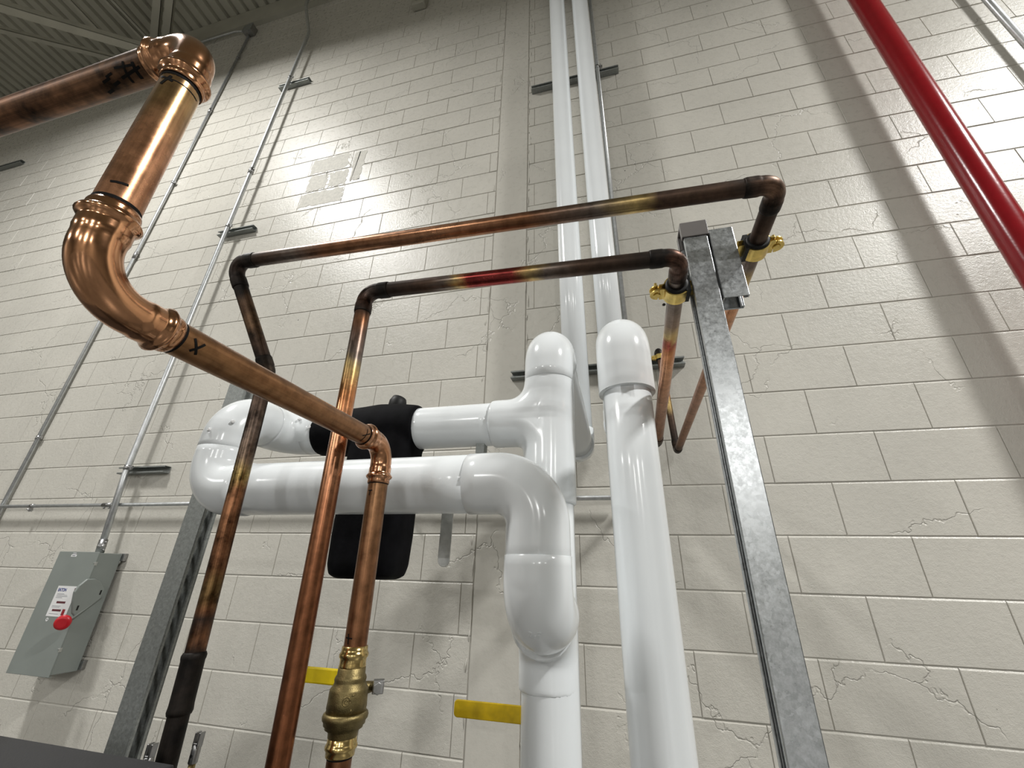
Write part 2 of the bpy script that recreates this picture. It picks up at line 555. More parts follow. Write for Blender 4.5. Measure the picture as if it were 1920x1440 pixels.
# right hand post with cap
t = thing('strut_post', (.179, -1.256, 0), 'tall shiny galvanised strut post with grey end cap at right of the white pipes', 'post')
mb = MB(); channel(mb, (.2005, -1.2564, 0), 2.075, (0, 0, 1), (-1, 0, 0), (0, 1, 0))
mb.build('channel', M['galv'], t, .0022)
mb = MB(); channel(mb, (.2035, -1.2564, 2.047), .034, (0, 0, 1), (-1, 0, 0), (0, 1, 0), .0475, .0475, .0025, .012)
mb.box(.156, .2035, -1.2801, -1.2327, 2.0785, 2.0825)
mb.build('end_cap', M['cap'], t, .004)
tag_l = 'short offcut of galvanised strut fixed upright to the right side of the tall post'
t = thing('strut_offcut', (.225, -1.256, 1.9), tag_l, 'strut')
mb = MB(); channel(mb, (.2035, -1.2564, 1.9035), .155, (0, 0, 1), (1, 0, 0), (0, 1, 0))
mb.build('channel', M['galv'], t, .0022)

# left hand post, slotted back
t = thing('strut_post', (-1.12, -1.0, 0), 'dull grey slotted strut post behind the white elbow at lower left', 'post')
mb = MB(); channel(mb, (-1.155, -.9795, 0), 1.985, (0, 0, 1), (1, 0, 0), (0, 1, 0), .0413, .0619, .0026, .010, True)
mb.build('channel', M['galv_dark'], t, .002)

# short wall brackets
def bracket(x0, x1, z, label, name='wall_strut'):
    t = thing(name, ((x0+x1)/2, 0, z), label, 'strut', 'short strut brackets bolted to the block wall')
    mb = MB(); channel(mb, (x0, 0, z), x1-x0, (1, 0, 0), (0, -1, 0), (0, 0, 1))
    mb.build('channel', M['galv_dark'], t, .0018)
    return t
bracket(-3.007, -2.638, 1.985, 'lowest short strut bracket behind the long grey conduit, above the enclosure')
bracket(-3.026, -2.673, 3.945, 'middle short strut bracket behind the long grey conduit')
bracket(-3.051, -2.690, 5.95, 'highest short strut bracket behind the long grey conduit')
bracket(-7.5, -6.861, 5.967, 'small dark strut end on the wall at the far left edge')
bracket(-.398, .255, 4.868, 'high long strut bracket crossing behind the two white risers')
bracket(-.497, .365, 2.415, 'lower strut bracket on the wall behind the white domes and thin copper pipe')

# ------------------------------------------------------------------ conduits
def conduit(label, pts, r, couplings=(), straps=(), mat='emt', R=.12, name='conduit'):
    t = thing(name, pts[0], label, 'conduit')
    P = [Vector(p) for p in pts]
    path = [P[0]]
    for i in range(1, len(P)-1):
        a, _ = arc(P[i], P[i]-P[i-1], P[i+1]-P[i], R, 8); path += a
    path.append(P[-1])
    mb = MB(); mb.sweep(path, r, None, 16); mb.build('tube', M[mat], t)
    for c, d in couplings:
        c, d = Vector(c), Vector(d).normalized()
        mb = MB()
        mb.sweep([c-d*.035, c-d*.0349, c-d*.003, c, c+d*.003, c+d*.0349, c+d*.035], [r, r*1.22, r*1.22, r*1.32, r*1.22, r*1.22, r], None, 16)
        s = d.cross(Vector((0, 1, 0))).normalized()
        for k in (-.02, .02):
            mb.cyl(c+d*k-s*r, c+d*k-s*(r+.012), .005, 8)
        mb.build('coupling', M['steel'], t)
    for c, d in straps:
        c, d = Vector(c), Vector(d).normalized()
        mb = MB()
        mb.sweep([c-d*.014, c-d*.0139, c+d*.0139, c+d*.014], [r, r*1.15, r*1.15, r], None, 16)
        s = d.cross(Vector((0, 1, 0))).normalized()
        mb.box(-.012, .012, -.004, .004, -.012, .012, Matrix.Translation(c-s*(r+.012)))
        mb.cyl(c-s*(r+.012)+vec(0, -.02, 0), c-s*(r+.012)+vec(0, .012, 0), .0035, 8)
        mb.build('strap', M['steel'], t)
    return t
conduit('long grey conduit rising from the grey enclosure past three wall brackets to the roof',
        [(-2.825, -.075, 1.511), (-2.880, -.075, 1.95), (-2.888, -.075, 6.8), (-3.02, -.13, 7.3), (-3.1, -.13, 8.0)], .0165,
        [((-2.829, -.075, 1.545), (-.1, 0, 1)), ((-2.884, -.075, 4.60), (0, 0, 1))],
        [((-2.880, -.075, 1.99), (0, 0, 1)), ((-2.884, -.075, 3.955), (0, 0, 1)), ((-2.887, -.075, 5.965), (0, 0, 1))], R=.3)
conduit('thinner grey conduit at far left running up to a small box at the roof edge',
        [(-3.946, -.0195, .0), (-3.915, -.0195, 4.2), (-3.945, -.0195, 7.36)], .0125,
        [((-3.915, -.0195, 3.9), (0, 0, 1)), ((-3.93, -.0195, 5.9), (0, 0, 1))],
        [((-3.932, -.0195, 2.25), (0, 0, 1)), ((-3.92, -.0195, 4.8), (0, 0, 1)), ((-3.94, -.0195, 6.9), (0, 0, 1))])
conduit('thin dark horizontal conduit along the wall behind the lower strut post',
        [(-6.0, -.046, 1.778), (.02, -.046, 1.7735)], .0105,
        [((-2.96, -.046, 1.776), (1, 0, 0))], [((-3.6, -.046, 1.777), (1, 0, 0)), ((-1.0, -.046, 1.774), (1, 0, 0))])
conduit('grey conduit crossing the upper right corner of the picture', [(2.346, -.05, 2.5), (2.346, -.05, 7.9)], .017)
conduit('slim grey conduit hugging the right side of the right-hand white riser', [(.108, -.065, 2.45), (.098, -.065, 7.9)], .0135,
        [], [((.102, -.065, 4.87), (0, 0, 1))])
t = thing('junction_box', (-3.93, 0, 7.45), 'small steel junction box under the roof edge atop the far left conduit', 'junction box')
mb = MB(); mb.box(-3.99, -3.87, -.075, 0, 7.37, 7.50); mb.build('box_body', M['steel'], t, .005)
mb = MB(); mb.box(-3.995, -3.865, -.079, -.075, 7.365, 7.505); mb.build('cover', M['galv_dark'], t, .002)
conduit('short thin conduit bending left from the roof edge junction box', [(-3.99, -.035, 7.46), (-4.2, -.035, 7.56), (-6.5, -.065, 7.58)], .0125, R=.1)
t = thing('wall_sensor', (-1.58, 0, 6.8), 'small beige sensor housing high on the wall near the top edge', 'sensor')
mb = MB(); mb.box(-1.66, -1.51, -.075, 0, 6.72, 6.90); mb.build('housing', M['steelpaint'], t, .015)
mb = MB(); mb.sweep([(-1.585, -.075, 6.80), (-1.585, -.082, 6.80), (-1.585, -.095, 6.79)], [.04, .038, .02], None, 16); mb.build('lens', M['cap'], t)

# red riser
t = thing('red_pipe', (1.708, -.15, 0), 'thick glossy red sprinkler riser slanting down the right edge', 'pipe')
mb = MB(); mb.sweep([(1.708, -.15, z*.5) for z in range(0, 16)], .0565, None, 32); mb.build('pipe', M['red'], t)

# ------------------------------------------------------------------ copper lines
CLEAN = (.62, .315, .175, .27)
BRIGHT = (.62, .33, .19, .18)
BROWN = (.25, .115, .058, .36)
TAN = (.45, .26, .13, .36)
DARK = (.095, .058, .040, .46)
BLACK = (.024, .018, .014, .58)
GOLDT = (.62, .45, .19, .30)
REDT = (.32, .055, .05, .26)
GREYT = (.21, .17, .145, .33)
ORANGE = (.66, .28, .12, .24)
DUST = (.46, .27, .19, .45)

def straight(parent, a, b, r, st, mat='copper', step=.012, name='pipe', s0=0, jit=.012):
    a, b = Vector(a), Vector(b)
    L = (b-a).length
    n = max(2, int(L/step))
    pts = [a.lerp(b, i/n) for i in range(n+1)]
    mb = MB()
    def col(i, an):
        t = i/n + wob((pts[i].x+cos(an)*.03, pts[i].y+sin(an)*.03, pts[i].z+sin(an+1)*.02))*jit/max(.1, L)
        return stops_at(st, max(0, min(1, t)))
    mb.sweep(pts, r, col, 28, True, s0)
    return mb.build(name, M[mat], parent)

def elbow(parent, c, di, do, r, R, collar, prof, st, mat, name='elbow', seg=28):
    """elbow fitting: arc plus a collar at each end. prof(d) -> radius factor, d = distance from the nearer end"""
    c = Vector(c)
    di, do = di.normalized(), do.normalized()
    ap, tl = arc(c, di, do, R, 16)
    pre = [ap[0]-di*(collar*(1-i/14)) for i in range(14)]
    post = [ap[-1]+do*(collar*i/14) for i in range(1, 15)]
    ends = [0, .0004]
    pts = pre+ap+post
    cum = [0]
    for a, b in zip(pts, pts[1:]): cum.append(cum[-1]+(b-a).length)
    L = cum[-1]
    rad = [r*prof(min(s, L-s)) for s in cum]
    mb = MB()
    def col(i, an):
        t = cum[i]/L + wob((pts[i].x+cos(an)*.03, pts[i].y+sin(an)*.03, pts[i].z))*.06
        return stops_at(st, max(0, min(1, t)))
    # lips at both ends
    P = [pts[0]]+pts+[pts[-1]]; Rr = [r*.99]+rad+[r*.99]
    P[0] = pts[0]+di*.0002; P[-1] = pts[-1]-do*.0002
    mb.sweep(pts, rad, col, seg, True)
    mb.build(name, M[mat], parent)
    return tl+collar

def sweat(d):
    if d < .003: return 1.06+.05*d/.003
    if d < .020: return 1.12
    if d < .024: return 1.12-.07*(d-.020)/.004
    return 1.05
def press(d):
    d *= 1075
    P = [(0, 1.08), (.6, 1.12), (8, 1.12), (8.6, 1.16), (10.5, 1.30), (12.5, 1.36), (14.5, 1.32), (16.5, 1.16), (17.5, 1.13), (27, 1.13), (29, 1.14), (32, 1.08), (999, 1.08)]
    for (a, x), (b, y) in zip(P, P[1:]):
        if d <= b: return x+(y-x)*(d-a)/(b-a)
    return 1.08

def run(parent, pts, r, R, collar, prof, segst, elst, mat='copper', emat='copper', pmats=None):
    P = [Vector(p) for p in pts]
    n = len(P)
    trim = [0]*n
    for i in range(1, n-1):
        di, do = P[i]-P[i-1], P[i+1]-P[i]
        trim[i] = elbow(parent, P[i], di, do, r, R, collar, prof, elst[i-1], emat)
    for i in range(n-1):
        d = (P[i+1]-P[i]).normalized()
        ov = collar*.6
        a = P[i]+d*max(0, trim[i]-ov) if trim[i] else P[i]
        b = P[i+1]-d*max(0, trim[i+1]-ov) if trim[i+1] else P[i+1]
        straight(parent, a, b, r, segst[i], (pmats[i] if pmats else mat))

# --- upper thin line (far one), from bottom left to the wall at right
RT = .0143
P1 = [(-.648, -1.302, 1.05), (-.688, -1.302, 1.836), (-.775, -1.388, 2.066), (.283, -1.388, 2.028), (.263, -.085, 1.955), (.246, -.085, 2.455), (.246, -.02, 2.465)]
t = thing('copper_pipe', P1[0], 'upper of two thin copper lines, burnt black at its elbows', 'pipe')
run(t, P1, RT, .024, .026, sweat,
    [[(0, DARK), (.12, DARK), (.2, BLACK), (.37, BLACK), (.385, BROWN), (.41, (.14, .07, .04, .4)), (.44, (.05, .035, .028, .45)), (.455, BROWN), (.48, (.25, .15, .065, .34)), (.505, (.24, .15, .065, .32)), (.53, BROWN), (.70, (.30, .14, .07, .34)), (.745, (.48, .34, .12, .28)), (.78, (.20, .14, .10, .33)), (.84, (.13, .095, .075, .36)), (1, DARK)],
     [(0, BLACK), (.25, DARK), (.5, (.21, .125, .07, .45)), (.7, (.16, .095, .06, .45)), (.85, BLACK), (1, BLACK)],
     [(0, BLACK), (.05, DARK), (.12, GREYT), (.2, BROWN), (.45, CLEAN), (.62, BROWN), (.75, GREYT), (.82, GOLDT), (.85, DARK), (.95, DARK), (1, BLACK)],
     [(0, BLACK), (.04, DARK), (.12, GREYT), (.15, GOLDT), (.2, CLEAN), (.6, DUST), (.9, BROWN), (1, BLACK)],
     [(0, BLACK), (.3, DARK), (.42, GOLDT), (.5, CLEAN), (.8, DUST), (1, DARK)],
     [(0, DARK), (1, DARK)]],
    [[(0, BLACK), (.5, (.10, .07, .05, .5)), (1, BLACK)], [(0, BLACK), (.5, (.06, .042, .035, .42)), (1, BLACK)],
     [(0, BLACK), (.25, DARK), (.5, (.22, .13, .085, .4)), (.75, DARK), (1, BLACK)], [(0, BLACK), (.5, DARK), (1, BLACK)], [(0, DARK), (.5, BLACK), (1, BLACK)]],
    emat='copper_m', pmats=['copper_m', 'copper_m', 'copper', 'copper', 'copper', 'copper'])
straight(t, (-.648, -1.302, .0), (-.648, -1.302, 1.052), RT, [(0, BROWN), (1, DARK)])
# coupling low on the leg
mb = MB()
zc = [1.262, 1.2625, 1.267, 1.271, 1.275, 1.33, 1.333, 1.337, 1.341, 1.3415]
def p1x(z): return -.648+(-.688+.648)*(z-1.05)/(1.836-1.05)
mb.sweep([(p1x(z), -1.302, z) for z in zc], [RT, RT*1.1, RT*1.19, RT*1.16, RT*1.13, RT*1.13, RT*1.18, RT*1.2, RT*1.08, RT], [BLACK]*10, 28)
mb.build('coupling', M['copper_m'], t)

# --- lower thin line (near one)
P2 = [(-.422, -1.36, 1.0), (-.456, -1.345, 1.969), (.134, -1.335, 1.957), (.134, -.60, 1.845), (.02, -.60, 1.838)]
t = thing('copper_pipe', P2[0], 'lower of two thin copper lines, red and gold tinted, clamped left of the post', 'pipe')
run(t, P2, RT, .024, .026, sweat,
    [[(0, (.20, .08, .04, .33)), (.3, (.27, .105, .05, .33)), (.6, (.33, .14, .07, .3)), (.72, CLEAN), (.80, ORANGE), (.85, GOLDT), (.875, GREYT), (.93, (.16, .10, .075, .35)), (.96, BROWN), (1, BLACK)],
     [(0, BLACK), (.2, DARK), (.27, GREYT), (.31, GOLDT), (.35, REDT), (.52, REDT), (.58, GOLDT), (.63, GREYT), (.75, DARK), (1, BLACK)],
     [(0, GREYT), (.12, GREYT), (.2, (.30, .22, .17, .35)), (.26, GOLDT), (.29, REDT), (.33, ORANGE), (.42, CLEAN), (.7, DUST), (.92, BROWN), (1, DARK)],
     [(0, BLACK), (.1, BLACK), (.3, BROWN), (1, BROWN)]],
    [[(0, BLACK), (.25, (.13, .07, .05, .42)), (.55, (.10, .075, .065, .36)), (.8, BLACK), (1, BLACK)],
     [(0, BLACK), (.28, BLACK), (.4, (.14, .07, .045, .45)), (.6, (.17, .10, .075, .35)), (1, (.12, .085, .07, .4))],
     [(0, DARK), (.5, BLACK), (1, BLACK)]], emat='copper_m')
straight(t, (-.387, -1.376, .0), (-.422, -1.36, 1.002), RT, [(0, BROWN), (1, BROWN)])

# --- thick press-fit line
RC = .01625
C0, C1, C2, C3, C4 = vec(-1.488, -1.7547, 1.9645), vec(-0.3887, -1.7649, 1.9626), vec(-0.3906, -1.7574, 1.6576), vec(-0.3971, -1.2897, 1.6669), vec(-0.3841, -1.2897, 1.0326)
bigt = thing('copper_pipe', C4, 'thick shiny copper line with black pen marks, from upper left down to the brass valve', 'pipe')
PB = [(0, BRIGHT), (1, BRIGHT)]
elst = [(0, (.60, .31, .165, .15)), (1, (.60, .31, .165, .15))]
t1 = elbow(bigt, C1, C1-C0, C2-C1, RC, .0335, .0335, press, elst, 'press')
t2 = elbow(bigt, C2, C2-C1, C3-C2, RC, .043, .0335, press, elst, 'press')
t3 = elbow(bigt, C3, C3-C2, C4-C3, RC, .0335, .0335, press, [(0, BRIGHT), (.5, (.55, .27, .14, .24)), (1, BRIGHT)], 'press')
d01, d12, d23, d34 = [(b-a).normalized() for a, b in ((C0, C1), (C1, C2), (C2, C3), (C3, C4))]
VT, VB = 1.36, 1.2391
pipeA = straight(bigt, C0, C1-d01*(t1-.02), RC, [(0, (.24, .10, .05, .40)), (.7, (.26, .12, .06, .42)), (1, (.20, .11, .06, .42))], 'copper_m')
pipeB = straight(bigt, C1+d12*(t1-.02), C2-d12*(t2-.02), RC, [(0, (.62, .36, .20, .24)), (.25, (.55, .36, .17, .24)), (.5, CLEAN), (1, CLEAN)])
pipeC = straight(bigt, C2+d23*(t2-.02), C3-d23*(t3-.02), RC, [(0, (.36, .19, .09, .34)), (1, (.33, .165, .08, .36))])
pipeD = straight(bigt, C3+d34*(t3-.02), C3+d34*((C3.z-VT)+.01), RC, [(0, (.30, .165, .085, .36)), (1, (.30, .135, .068, .36))])
pipeE = straight(bigt, C3+d34*((C3.z-VB)-.01), C4, RC, [(0, BROWN), (1, (.26, .12, .06, .4))])

straight(bigt, C4-vec(0, 0, C4.z), C4, RC, [(0, BROWN), (1, BROWN)])
def strokes(parent, base, d, r, lines, width=.0022, name='marker_mark', toward=None):
    """pen strokes on a tube: lines of (angle, along) pairs; angle 0 faces the camera"""
    base, d = Vector(base), Vector(d).normalized()
    e = (CAM-base) - d*(CAM-base).dot(d)
    e = e.normalized(); f = d.cross(e)
    mb = MB(); rr = r+.00025
    def P(a, l): return base + d*l + (e*cos(a)+f*sin(a))*rr
    for line in lines:
        wd = width
        if len(line) > 2 and not hasattr(line[-1], '__len__'):
            wd = line[-1]; line = line[:-1]
        pts = []
        for (a0, l0), (a1, l1) in zip(line, line[1:]):
            n = max(2, int(abs(a1-a0)/.12)+2)
            for i in range(n): pts.append((a0+(a1-a0)*i/n, l0+(l1-l0)*i/n))
        pts.append(line[-1])
        prev = None
        for i, (a, l) in enumerate(pts):
            a2, l2 = pts[min(i+1, len(pts)-1)]; a1, l1 = pts[max(i-1, 0)]
            tx, ty = (a2-a1)*r, l2-l1
            q = math.hypot(tx, ty) or 1
            nx, ny = -ty/q*wd/2/r, tx/q*wd/2
            cur = (mb.vert(P(a+nx, l+ny)), mb.vert(P(a-nx, l-ny)))
            if prev: mb.face((prev[0], prev[1], cur[1], cur[0]))
            prev = cur
    return mb.build(name, M['ink'], parent)
FULL = [(-2.8+i*.14, 0) for i in range(41)]
def ringline(l, a0=-2.6, a1=2.6, wd=.003): return [(a0, l), (a1, l), wd]
# rings at the insertion depth and hand-drawn crosses
strokes(pipeB, C1+d12*t1, d12, RC, [ringline(.0018, -2.6, 2.6, .0036), ringline(.011, -1.0, .7, .0011), [(.95, .020), (.62, .007), .0028], [(1.2, .0085), (.45, .0135), .0024]])
strokes(pipeB, C2-d12*t2, d12, RC, [ringline(-.002, -2.6, 2.6, .0036), [(.7, -.016), (.0, -.018), .0022]])
strokes(pipeC, C2+d23*t2, d23, RC, [ringline(.0016, -2.6, 2.6, .003), [(.30, .012), (-.45, .021), .0024], [(-.5, .010), (.35, .019), .0024]])
strokes(pipeC, C3-d23*t3, d23, RC, [ringline(-.0012, -2.6, 2.6, .002), [(-.75, -.012), (.75, -.014), .0016], [(.1, -.02), (-.4, -.004), .0016]])
strokes(pipeD, C3+d34*t3, d34, RC, [ringline(.0012, -2.6, 2.6, .0014), [(.5, .014), (1.0, .014), .0018], [(.75, .014), (.8, .022), .0016]])
strokes(pipeD, C3+d34*(C3.z-VT), d34, RC, [ringline(-.001, -2.6, 2.6, .0022), [(.35, -.014), (1.05, -.015), .0018], [(.78, -.02), (.7, -.007), .0018]])
strokes(pipeE, C3+d34*(C3.z-VB), d34, RC, [ringline(.0015, -2.6, 2.6, .003)])
strokes(pipeA, C1-d01*t1, d01, RC, [[(-.5, -.010), (.45, -.012), .004], [(-.7, -.022), (.5, -.026), .003], [(.1, -.034), (-.15, -.004), .0028], [(-.5, -.036), (-.35, -.012), .0022],
                                   [(.3, -.05), (.2, -.040), .003], [(-.2, -.052), (-.3, -.042), .0022], [(.6, -.066), (.5, -.056), .003], [(0, -.06), (-.1, -.048), .0025]])

# --- brass ball valve
t = thing('ball_valve', (-0.3813, -1.2897, VB), 'brass press-end ball valve with cast body at the foot of the thick copper line', 'valve')
def vx(z): return C3.x+(C4.x-C3.x)*(C3.z-z)/(C3.z-C4.z)
def lathe(prof, mat, name, seg=32, flat=False):
    mb = MB(); mb.sweep([(vx(z), -1.2897, z) for z, r in prof], [r for z, r in prof], None, seg, True, flat=flat)
    return mb.build(name, mat, t)
lathe([(1.3637, 0.01655), (1.3635, 0.01823), (1.3581, 0.01823), (1.3563, 0.01907), (1.3539, 0.02065), (1.3507, 0.02027), (1.3484, 0.0186), (1.347, 0.01823), (1.3418, 0.01832), (1.3395, 0.01888), (1.3367, 0.01841)], M['brass'], 'upper_press_end')
lathe([(1.3377, 0.01814), (1.3372, 0.01888), (1.3293, 0.01925), (1.327, 0.02092), (1.3237, 0.02195), (1.3209, 0.0212), (1.3195, 0.02158), (1.3163, 0.02279), (1.3135, 0.0253), (1.3107, 0.02604), (1.2986, 0.02641), (1.2912, 0.02697), (1.2907, 0.02632), (1.2856, 0.02697)], M['cast'], 'valve_body')
lathe([(1.2865, 0.02697), (1.2851, 0.0293), (1.2819, 0.0305), (1.2786, 0.02995), (1.2763, 0.0279), (1.2726, 0.02744), (1.2712, 0.02511), (1.2684, 0.02492), (1.2679, 0.02092), (1.2651, 0.02065), (1.2642, 0.01972), (1.2591, 0.01934), (1.2582, 0.0186)], M['cast'], 'end_nut')
lathe([(1.2591, 0.01841), (1.2586, 0.01888), (1.254, 0.01907), (1.2516, 0.01999), (1.2493, 0.0212), (1.2465, 0.02083), (1.2451, 0.01916), (1.24, 0.01888), (1.2386, 0.0186), (1.2383, 0.01637)], M['brass'], 'lower_press_end')
mb = MB(); mb.sweep([(-0.3915, -1.2738, 1.3079), (-0.3794, -1.258, 1.3079), (-0.3739, -1.2506, 1.3084)], [.0093, .008, .0065], None, 12)
mb.build('stem', M['cast'], t)
mb = MB()
mb.box(-.008, .008, -.006, .006, -.0085, .0085, Matrix.Translation((-0.3622, -1.258, 1.3102)) @ Matrix.Rotation(.5, 4, 'Z'))
mb.sweep([(-0.3664, -1.2534, 1.3088), (-0.359, -1.2636, 1.3088)], .0084, None, 6)
mb.build('handle_nut', M['steel'], t, .0012)
mb = MB(); mb.box(-0.5301, -0.398, -1.2483, -1.2427, 1.3028, 1.3242)
hb = mb.build('handle', M['yellow'], t, .0022); hb['label'] = 'flat yellow lever handle'
# raised casting mark
mb = MB()
nrm = Vector((.0135, -.0245, 0)).normalized(); tx = Vector((0, 0, 1)).cross(nrm)
cen = Vector((vx(1.3023), -1.2897, 1.3028))+nrm*.0267
for rad_ in (.005, .0021):
    ring = [cen+tx*rad_*cos(a*pi/10)+Vector((0, 0, rad_*sin(a*pi/10))) for a in range(0, 21 if rad_ > .003 else 16)]
    mb.sweep(ring, .0008, None, 6)
mb.sweep([cen+tx*.0075+vec(0, 0, -.009)-nrm*.001, cen+tx*.0075+vec(0, 0, -.013)-nrm*.001], .0005, None, 6)
mb.sweep([cen+tx*.0065+vec(0, 0, .006)-nrm*.001, cen+tx*.0095+vec(0, 0, .007)-nrm*.002], .0006, None, 6)
mb.build('cast_mark', M['cast'], t)

# ------------------------------------------------------------------ pipe clamps
def clamp(label, c, r, sx, tilt=0, k=1.0, ear=.024, ay=(0, 1, 0)):
    """two-piece clamp round a tube running along ay; strut lies at sx*X"""
    c = Vector(c)
    t = thing('pipe_clamp', c, label, 'clamp', None)
    Y = Vector(ay).normalized(); X = Vector((sx, 0, 0)); Z = X.cross(Y)*(-sx if False else 1)
    if abs(Y.z) > .5: Z = Vector((0, -1, 0))
    elif Z.z < 0: Z = -Z
    hw = .015*k
    ro = r+.0055*k
    mb = MB()     # rubber sleeve
    ps = [c+Y*q for q in (-hw-.004, -hw-.0039, hw+.0039, hw+.004)]
    mb.sweep(ps, [r+.0005, ro-.0003, ro-.0003, r+.0005], None, 28)
    mb.box(0, .008*k, -hw-.003, hw+.003, -.016*k, .016*k, Matrix(((X.x, Y.x, Z.x, (c+X*r).x), (X.y, Y.y, Z.y, (c+X*r).y), (X.z, Y.z, Z.z, (c+X*r).z), (0, 0, 0, 1))))
    mb.build('rubber_liner', M['rubber'], t)
    for sg in (1, -1):
        mb = MB(); th = .0028*k
        n = 14; prev = None
        a0, a1 = .28, pi-.32
        prof = [(X*cos(a0+(a1-a0)*i/n) + Z*sg*sin(a0+(a1-a0)*i/n)) for i in range(n+1)]
        inner = [p*ro for p in prof]; outer = [p*(ro+th) for p in prof]
        # foot at the strut side, ear at the free side
        inner = [inner[0]+X*.010*k]+inner+[-X*(ro+.004*k)+Z*sg*.0035*k, -X*(ro+.010*k)+Z*sg*.0035*k]
        outer = [outer[0]+X*.010*k]+outer+[-X*(ro+.004*k)+Z*sg*(.0035*k+th), -X*(ro+.010*k)+Z*sg*(.0035*k+th)]
        for a, b in zip(inner, outer):
            cur = [mb.vert(c+q+Y*s) for q in (a, b) for s in (-hw, hw)]
            if prev:
                for i, j in ((0, 1), (1, 3), (3, 2), (2, 0)):
                    mb.face((prev[i], prev[j], cur[j], cur[i]))
            else: mb.face((cur[0], cur[1], cur[3], cur[2]))
            prev = cur
        mb.face((prev[0], prev[1], prev[3], prev[2]))
        # round ear plate
        e = c-X*(ro+.012*k)
        poly = [(cos(pi/2+i*pi/12)*.0145*k, sin(pi/2+i*pi/12)*.0145*k) for i in range(13)]
        mb.prism(poly, (X, Y, Z), e+Z*sg*(.0035*k if sg > 0 else .0035*k+th), th)
        mb.build('strap_half', M['gold'], t, .0006)
    e = c-X*(ro+.014*k)
    mb = MB()
    mb.sweep([e-Z*.009*k, e-Z*.0088*k, e-Z*.0065*k], [.005*k, .0062*k, .0065*k], None, 16)
    mb.cyl(e-Z*.006*k, e+Z*.02*k, .0028*k, 10)
    mb.sweep([e+Z*.0065*k, e+Z*.011*k], .0062*k, None, 6)
    mb.build('clamp_screw', M['gold'], t)
clamp('gold pipe clamp with black liner on the left face of the tall post', (.134, -1.256, 1.9465), RT, 1)
clamp('gold pipe clamp with black liner on the right face of the short strut offcut', (.281, -1.256, 2.0205), RT, -1)
clamp('small clamp holding the thin copper pipe to the wall strut beside the right white dome', (.2475, -.085, 2.415), RT, 1, 0, .8, ay=(0, 0, 1))

# ------------------------------------------------------------------ white jacketed pipes
RW = .061
def cover(d):           # moulded elbow cover slightly larger than the pipe jacket
    return 1.045 if d > .0015 else 1.0
def wstraight(parent, a, b, r=RW, name='jacket'):
    a, b = Vector(a), Vector(b)
    mb = MB(); mb.sweep([a.lerp(b, i/6) for i in range(7)], r, None, 48); return mb.build(name, M['pvc'], parent)
def welbow(parent, c, di, do, r=RW, R=.085, l0=.03, l1=.03, k=1.05, name='elbow_cover', rim=False):
    c = Vector(c); di, do = di.normalized(), do.normalized()
    ap, tl = arc(c, di, do, R, 24)
    pts = [ap[0]-di*l0, ap[0]-di*(l0-.0005), ap[0]-di*l0*.5]+ap+[ap[-1]+do*l1*.5, ap[-1]+do*(l1-.0005), ap[-1]+do*l1]
    rr = [r*k*.985]+[r*k]*(len(pts)-2)+[r*k*.985]
    if rim:          # open lower lip with visible thickness
        rr = [r*.995]+[r*k]*(len(pts)-1)
        rr += [r*k-.003, r*k-.003]
        pts = pts+[pts[-1]+do*.0001, pts[-1]-do*.012]
        mb = MB(); mb.sweep(pts, rr, None, 48, False)
        return mb.build(name, M['pvc'], parent)
    mb = MB(); mb.sweep(pts, rr, None, 48); return mb.build(name, M['pvc'], parent)
XD, YD, ZD = vec(1, 0, 0), vec(0, 1, 0), vec(0, 0, 1)

w1 = thing('insulated_pipe', (-.168, -.89, 0), 'left white jacketed riser with tee, bypass loop and dome elbows', 'pipe')
ZT1, ZB1 = 2.075, 1.955
# back riser, elbow at its foot, link to the front dome
wstraight(w1, (-.175, -.16, 7.9), (-.145, -.16, ZB1+.06), name='jacket')
welbow(w1, (-.142, -.16, ZB1), vec(.003, 0, -1), vec(0, -1, .02), R=.075, l0=.02, l1=.02, k=1.06)
wstraight(w1, (-.143, -.20, ZB1), (-.158, -.85, ZT1))
welbow(w1, (-.160, -.89, ZT1), vec(0, -1, .08), vec(-.003, 0, -1), R=.070, l0=.05, l1=.05, k=1.115)
# tee with swept throats
ZBR = 1.838
mb = MB()
rt = RW*1.09
mb.sweep([(-.160, -.888, 1.972), (-.165, -.89, 1.62)], rt*1.015, None, 48)
mb.sweep([(-.318, -.89, ZBR), (-.165, -.89, ZBR)], rt*.98, None, 48)
ap, _ = arc(vec(-.165, -.89, ZBR), XD, ZD, .105, 14)
mb.sweep([vec(-.31, -.89, ZBR)]+ap+[vec(-.162, -.89, ZBR+.115)], rt*.985, None, 40)
ap, _ = arc(vec(-.165, -.89, ZBR), XD, -ZD, .088, 14)
mb.sweep([vec(-.31, -.89, ZBR)]+ap+[vec(-.165, -.89, ZBR-.13)], rt*.985, None, 40)
remeshed('tee_cover', mb, M['pvc'], w1, .0045, 10)
wstraight(w1, (-.165, -.89, 1.72), (-.172, -.89, 0))
